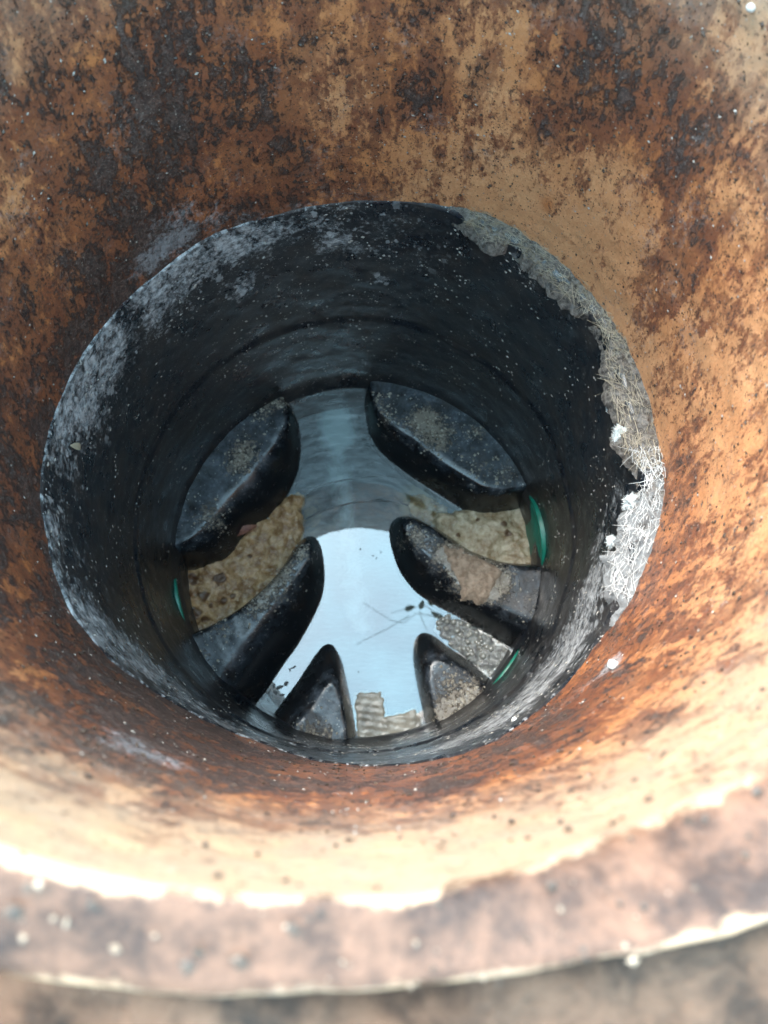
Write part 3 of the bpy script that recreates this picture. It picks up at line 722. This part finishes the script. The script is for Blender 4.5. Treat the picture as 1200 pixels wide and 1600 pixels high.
# bubbles: glossy domes on the foam, all one mass
def domes(name, C_, m, parent):
    V, F = [], []
    for c, r in C_:
        k = len(V); n = 8
        for j, el in enumerate((-0.2, 0.35, 0.8, 1.2)):
            for i in range(n):
                t = 2*PI*i/n; V.append((c[0]+r*math.cos(el)*math.cos(t), c[1]+r*math.cos(el)*math.sin(t), c[2]+r*math.sin(el)))
        F += [tuple(x+k for x in f) for f in grid_faces(n, 4, True)]; F.append(tuple(range(k+3*n, k+4*n)))
    o = mesh_obj(name, V, F, m, parent); o['kind'] = 'stuff'; return o
M_BUB = mat_simple('wet_bubble_skin', (0.20, 0.20, 0.18), (0.36, 0.35, 0.31), 80, 0.06, 0.0001, 0.9)
domes('bubbles', [(FV[rng.integers(len(FV))], 0.0008+0.0032*rng.random()**2.5) for _ in range(170)], M_BUB, fo)

# ------------------------------------------------------------------ root mat on the ledge at the right, straw and mould
def root_mat():
    n, m = 420, 16; V = []
    lo, hi = th_lo-0.05, th_hi+0.05
    for j in range(m):
        for i in range(n):
            th = lo+(hi-lo)*i/(n-1); za = at_theta(ZA, th); w = at_theta(INSET, th)+0.001
            u = j/(m-1)
            r = R+0.001 - w*u
            z = za + 0.0015 - 0.004*u - (0.012*(u-0.8)/0.2 if u > 0.8 else 0)
            x, y = r*math.cos(th), r*math.sin(th)
            k = math.sin(PI*min(1, u*1.1+0.05))
            z += 0.005*k*fbm((x, y, z), 120, 5); rr = 0.003*u*fbm((x, y, 4+z*0.5), 170, 4)
            V.append((x+math.cos(th)*rr, y+math.sin(th)*rr, z))
    o = mesh_obj('root_mat', V, grid_faces(n, m, False), M_ROOT)
    t1 = ang(oncyl(1030, 740)); wh = []
    for v in V:
        k = (t1 - math.atan2(v[1], v[0]))/0.12
        nn = fbm(v, 130, 5)
        wh.append(max(0, min(0.9, (k*0.8 if k > 0 else 0) + nn*(1.0 if k > -0.6 else 0.45) - 0.15)))
    set_attr(o, 'white', wh)
    tag(o, 'grey matted root debris along the right edge between the orange pipe and the black base', 'root mat', None, 'stuff')
    return o
mat_o = root_mat()
def blades(name, n, m, t0, t1, label, lmin, lmax, wmin, wmax, seed):
    g = np.random.default_rng(seed); V, F = [], []
    for _ in range(n):
        f = g.random(); th = t0+(t1-t0)*f
        w = at_theta(INSET, th)
        if w < 0.003: continue
        u = g.random()**0.8; r = R - w*u; za = at_theta(ZA, th)
        p = Vector((r*math.cos(th), r*math.sin(th), za+0.001+0.005*g.random()-0.004*u))
        inw = Vector((-math.cos(th), -math.sin(th), 0)); tan = Vector((-math.sin(th), math.cos(th), 0))
        d = (inw*(g.random()*1.2-0.5) + tan*(g.normal()*1.0) + Vector((0, 0, g.normal()*0.3+0.05))).normalized()
        L = lmin+(lmax-lmin)*g.random()**2
        side = d.cross(Vector((g.normal()*.4, g.normal()*.4, 1))).normalized(); ww = wmin+(wmax-wmin)*g.random()
        bend = Vector((g.normal(), g.normal(), -0.9))*0.09*L
        k = len(V); up = side.cross(d)
        for s_ in (0, 0.5, 1.0):
            c = p - d*L*0.3 + d*L*s_ + bend*(s_**2); q = ww*(1-0.7*s_)
            V += [c+side*q, c+up*q*0.8, c-side*q]
        for a in (0, 3):
            F += [(k+a, k+a+1, k+a+4, k+a+3), (k+a+1, k+a+2, k+a+5, k+a+4), (k+a+2, k+a, k+a+3, k+a+5)]
    o = mesh_obj(name, V, F, m, None, smooth=False)
    tag(o, label, 'straw', None, 'stuff')
thp = [ang(oncyl(*q)) for q in ((1036,735), (940,960), (735,328), (1030,700))]
blades('dry_straw', 900, M_STRAW, thp[0], thp[2], 'dry yellow straw strands stuck on the upper right ledge', 0.004, 0.017, 0.00010, 0.00024, 3)
blades('whitened_straw', 480, M_PALE, thp[1], thp[3], 'white coated straw strands on the lower right ledge', 0.004, 0.019, 0.00010, 0.00026, 4)

def tuft(px, py, inset, size, stretch, label, seed):
    p = oncyl(px, py, R-inset); th = ang(p); bm = bmesh.new()
    bmesh.ops.create_icosphere(bm, subdivisions=4, radius=1)
    inw = Vector((-math.cos(th), -math.sin(th), 0)); tan = Vector((-math.sin(th), math.cos(th), 0)); up = Vector((0, 0, 1))
    for v in bm.verts:
        q = v.co.copy(); k = 1+0.6*fbm(q+Vector((seed, 0, 0)), 1.5, 4)+0.2*fbm(q, 5, 4)
        q *= k
        v.co = p + (inw*q.x*0.7 + tan*q.y + up*q.z*stretch)*size
    # fine hairs that make its edge fluffy
    g = np.random.default_rng(seed); vs = list(bm.verts)
    for _ in range(700):
        v = vs[g.integers(len(vs))]; d = (v.co-p).normalized()+Vector(g.normal(size=3))*0.45; L = size*(0.15+0.45*g.random()**2)
        s = d.cross(up).normalized()*0.00013
        a = bm.verts.new(v.co+s); b = bm.verts.new(v.co-s); c = bm.verts.new(v.co+d.normalized()*L)
        bm.faces.new((a, b, c))
    me = bpy.data.meshes.new('mould_tuft'); bm.to_mesh(me); bm.free(); me.materials.append(M_FLUFF)
    me.polygons.foreach_set('use_smooth', [True]*len(me.polygons))
    o = bpy.data.objects.new('mould_tuft', me); C.objects.link(o)
    tag(o, label, 'mould tuft')
tuft(968, 680, 0.021, 0.0052, 1.3, 'round white fluffy mould tuft hanging from the right ledge', 1)
tuft(953, 638, 0.020, 0.0026, 1.4, 'tiny white mould tuft just above the round one on the right ledge', 2)
tuft(985, 785, 0.018, 0.0046, 1.5, 'long white mould tuft among the whitened straw', 3)
tuft(955, 845, 0.020, 0.0034, 0.7, 'ragged white mould shred at the tip of the whitened straw', 4)

# pale pebbles stuck on the wall
def pebble(px, py, size, label, r=R, m=None):
    p = oncyl(px, py, r-size*0.4); bm = bmesh.new(); bmesh.ops.create_icosphere(bm, subdivisions=2, radius=size)
    for v in bm.verts: v.co = v.co*(1+0.4*mnoise.noise(v.co*260+Vector((px, 0, 0)))); v.co.z *= 0.8; v.co += p
    me = bpy.data.meshes.new('pebble'); bm.to_mesh(me); bm.free(); me.materials.append(m or M_FLUFF)
    me.polygons.foreach_set('use_smooth', [True]*len(me.polygons))
    o = bpy.data.objects.new('pebble', me); C.objects.link(o); tag(o, label, 'pebble', 'pale pebbles stuck to the wall')
pebble(957, 1038, 0.0032, 'white lump stuck on the orange wall at the lower right')
pebble(804, 1125, 0.0022, 'small white lump stuck on the black band at the lower right')
pebble(1175, 12, 0.0022, 'white lump stuck on the orange wall at the top right corner', R, M_GRIT)

# ------------------------------------------------------------------ leaves and scum
def leaf(name, c, d, n, L, w, m, parent=None, curl=0.15):
    d = d.normalized(); s = n.cross(d).normalized(); V = []; F = []
    for i in range(7):
        t = i/6; q = w*math.sin(PI*min(0.98, t*0.94+0.03))**0.8*(1-0.35*t)
        b = c + d*L*t + n*(curl*L*math.sin(PI*t))
        V += [b+s*q+n*q*0.3, b, b-s*q+n*q*0.3]
    nb = len(V); V += [v-n*0.0002 for v in V]
    for i in range(6):
        a = i*3
        for o_ in (0, 1): F += [(a+o_, a+o_+1, a+o_+4, a+o_+3), (nb+a+o_, nb+a+o_+3, nb+a+o_+4, nb+a+o_+1)]
    return mesh_obj(name, V, F, m, parent)
p0, p1 = onz(366, 837, Z_W+0.012), onz(402, 821, Z_W+0.012)
tag(leaf('dead_leaf', p0, p1-p0, Vector((0, 0, 1)), (p1-p0).length, 0.0055, M_DEAD), 'small reddish dead leaf on the wet brown sludge', 'leaf')
p0 = oncyl(110, 696, R-0.003)
tag(leaf('dead_leaf', p0, Vector((0.4, 0.2, -1)), Vector((1, 0, 0)), 0.010, 0.003, M_STRAW), 'small tan leaf scrap stuck on the black left wall', 'leaf')
def scum(name, spots, label):
    V, F = [], []
    for (x, y, L, w, a) in spots:
        c = onz(x, y, Z_W+0.0006); k = len(V); n = 14
        for i in range(n):
            t = 2*PI*i/n; q = 1+0.5*mnoise.noise(Vector((math.cos(t)*2+x, math.sin(t)*2+y, 0)))
            dx, dy = L*q*math.cos(t), w*q*math.sin(t)
            V.append(c+Vector((dx*math.cos(a)-dy*math.sin(a), dx*math.sin(a)+dy*math.cos(a), 0)))
        for i in range(n): V.append(V[k+i]*1.0 + Vector((0, 0, -0.0004)))
        F.append(tuple(range(k, k+n))); F += [(k+i, k+n+i, k+n+(i+1) % n, k+(i+1) % n) for i in range(n)]
    o = mesh_obj(name, V, F, M_SCUM, None, smooth=False); tag(o, label, 'scum', None, 'stuff')
scum('floating_scum', [(583,868,.0012,.0006,.4),(588,872,.0016,.0005,1.4),(563,858,.0012,.0006,.2),(595,862,.0014,.0005,2),(560,1050,.0010,.0006,1),(700,985,.003,.001,.6),(458,1043,.0035,.0009,.5),(453,1047,.002,.001,2),(437,1074,.004,.002,.3),(447,1068,.003,.0022,1),(430,1082,.003,.0018,2.4),(441,1086,.003,.0012,.2),(428,1072,.003,.0012,1.2)],
     'black scum flecks floating between the lower left benches')

# water beads standing along the benches (meniscus)
def meniscus(pts, r0):
    P = smooth(resample([onz(x, y, Z_W) for x, y in pts], 40), 2); return P
# ------------------------------------------------------------------ ground outside the pipe and the sapling that leans over it
rp = []
for _ in range(300):
    th = -PI/2 + (rng.random()-0.5)*2.6; a_ = 0.1+0.95*rng.random(); wd_ = at_theta(RIMO, th)-R; r = R+wd_*a_
    rp.append((Vector((r*math.cos(th), r*math.sin(th), at_theta(RIMZ, th)*max(0, 1-a_)+0.0016)), Vector((0, 0, 1))))
chips('rim_grit', rp[:90], M_SILT, riser, 0.0003, 0.0012, 0.5, 2.5)
chips('rim_grit', rp[210:], M_GRITD, riser, 0.0006, 0.0020, 0.5, 2.0)
def ground():
    V, F = [], []; n = 240
    rs = [R+0.012, R+0.022, R+0.03, R+0.045, R+0.06, R+0.09, R+0.13, R+0.2, 0.6, 1, 2, 5, 20, 120]
    for r in rs:
        for i in range(n):
            th = 2*PI*i/n; x, y = r*math.cos(th), r*math.sin(th)
            V.append((x, y, -0.022 + (0.012*fbm((x, y, 0), 26, 5) if r > R+0.018 else -0.02)))
    o = mesh_obj('ground', V, grid_faces(n, len(rs), True), M_SOIL); tag(o, kind='structure')
ground()
def mirror_pt(px, py, h):          # a point at height h whose mirror image lies at that spot of the water
    p = onz(px, py, Z_W); d = ray(px, py); d.z = -d.z
    return p + d*((h-p.z)/d.z)
def sapling():
    H = 0.5
    tip = mirror_pt(625, 955, H)
    ctr = [Vector((1.05, 0.55, -0.03)), Vector((1.0, 0.5, 0.4)), Vector((0.8, 0.40, 0.55)), Vector((0.5, 0.25, 0.56)), mirror_pt(745, 962, H+0.02), mirror_pt(690, 968, H), mirror_pt(655, 955, H), mirror_pt(625, 978, H), mirror_pt(568, 942, H)]
    root = empty('sapling', ctr[0]); tag(root, 'thin leafy sapling leaning over the opening, mirrored in the water', 'sapling')
    V, F = tube(resample(ctr, 40), [0.009*(1-i/39)**1.6+0.0006 for i in range(40)], 8)
    mesh_obj('trunk', V, F, M_BARK, root)
    for P in ([(690,968),(668,948),(640,950),(610,958)], [(655,955),(662,975),(668,985)], [(745,962),(715,942),(690,938)], [(640,962),(600,985),(555,1008)]):
        V, F = tube(resample([mirror_pt(x, y, H) for x, y in P], 10), [0.0011-0.0006*i/9 for i in range(10)], 6)
        mesh_obj('twig', V, F, M_BARK, root)
    for (x, y, a) in ((632,953,.3),(656,953,1.2),(676,947,2.0),(684,948,.5),(688,965,2.6),(690,975,1.7),(700,958,.9),(712,962,2.2)):
        c = mirror_pt(x, y, H); leaf('leaf', c, Vector((math.cos(a), math.sin(a), -0.2)), Vector((0.1, 0.1, 1)).normalized(), 0.028, 0.009, M_LEAF, root)
sapling()
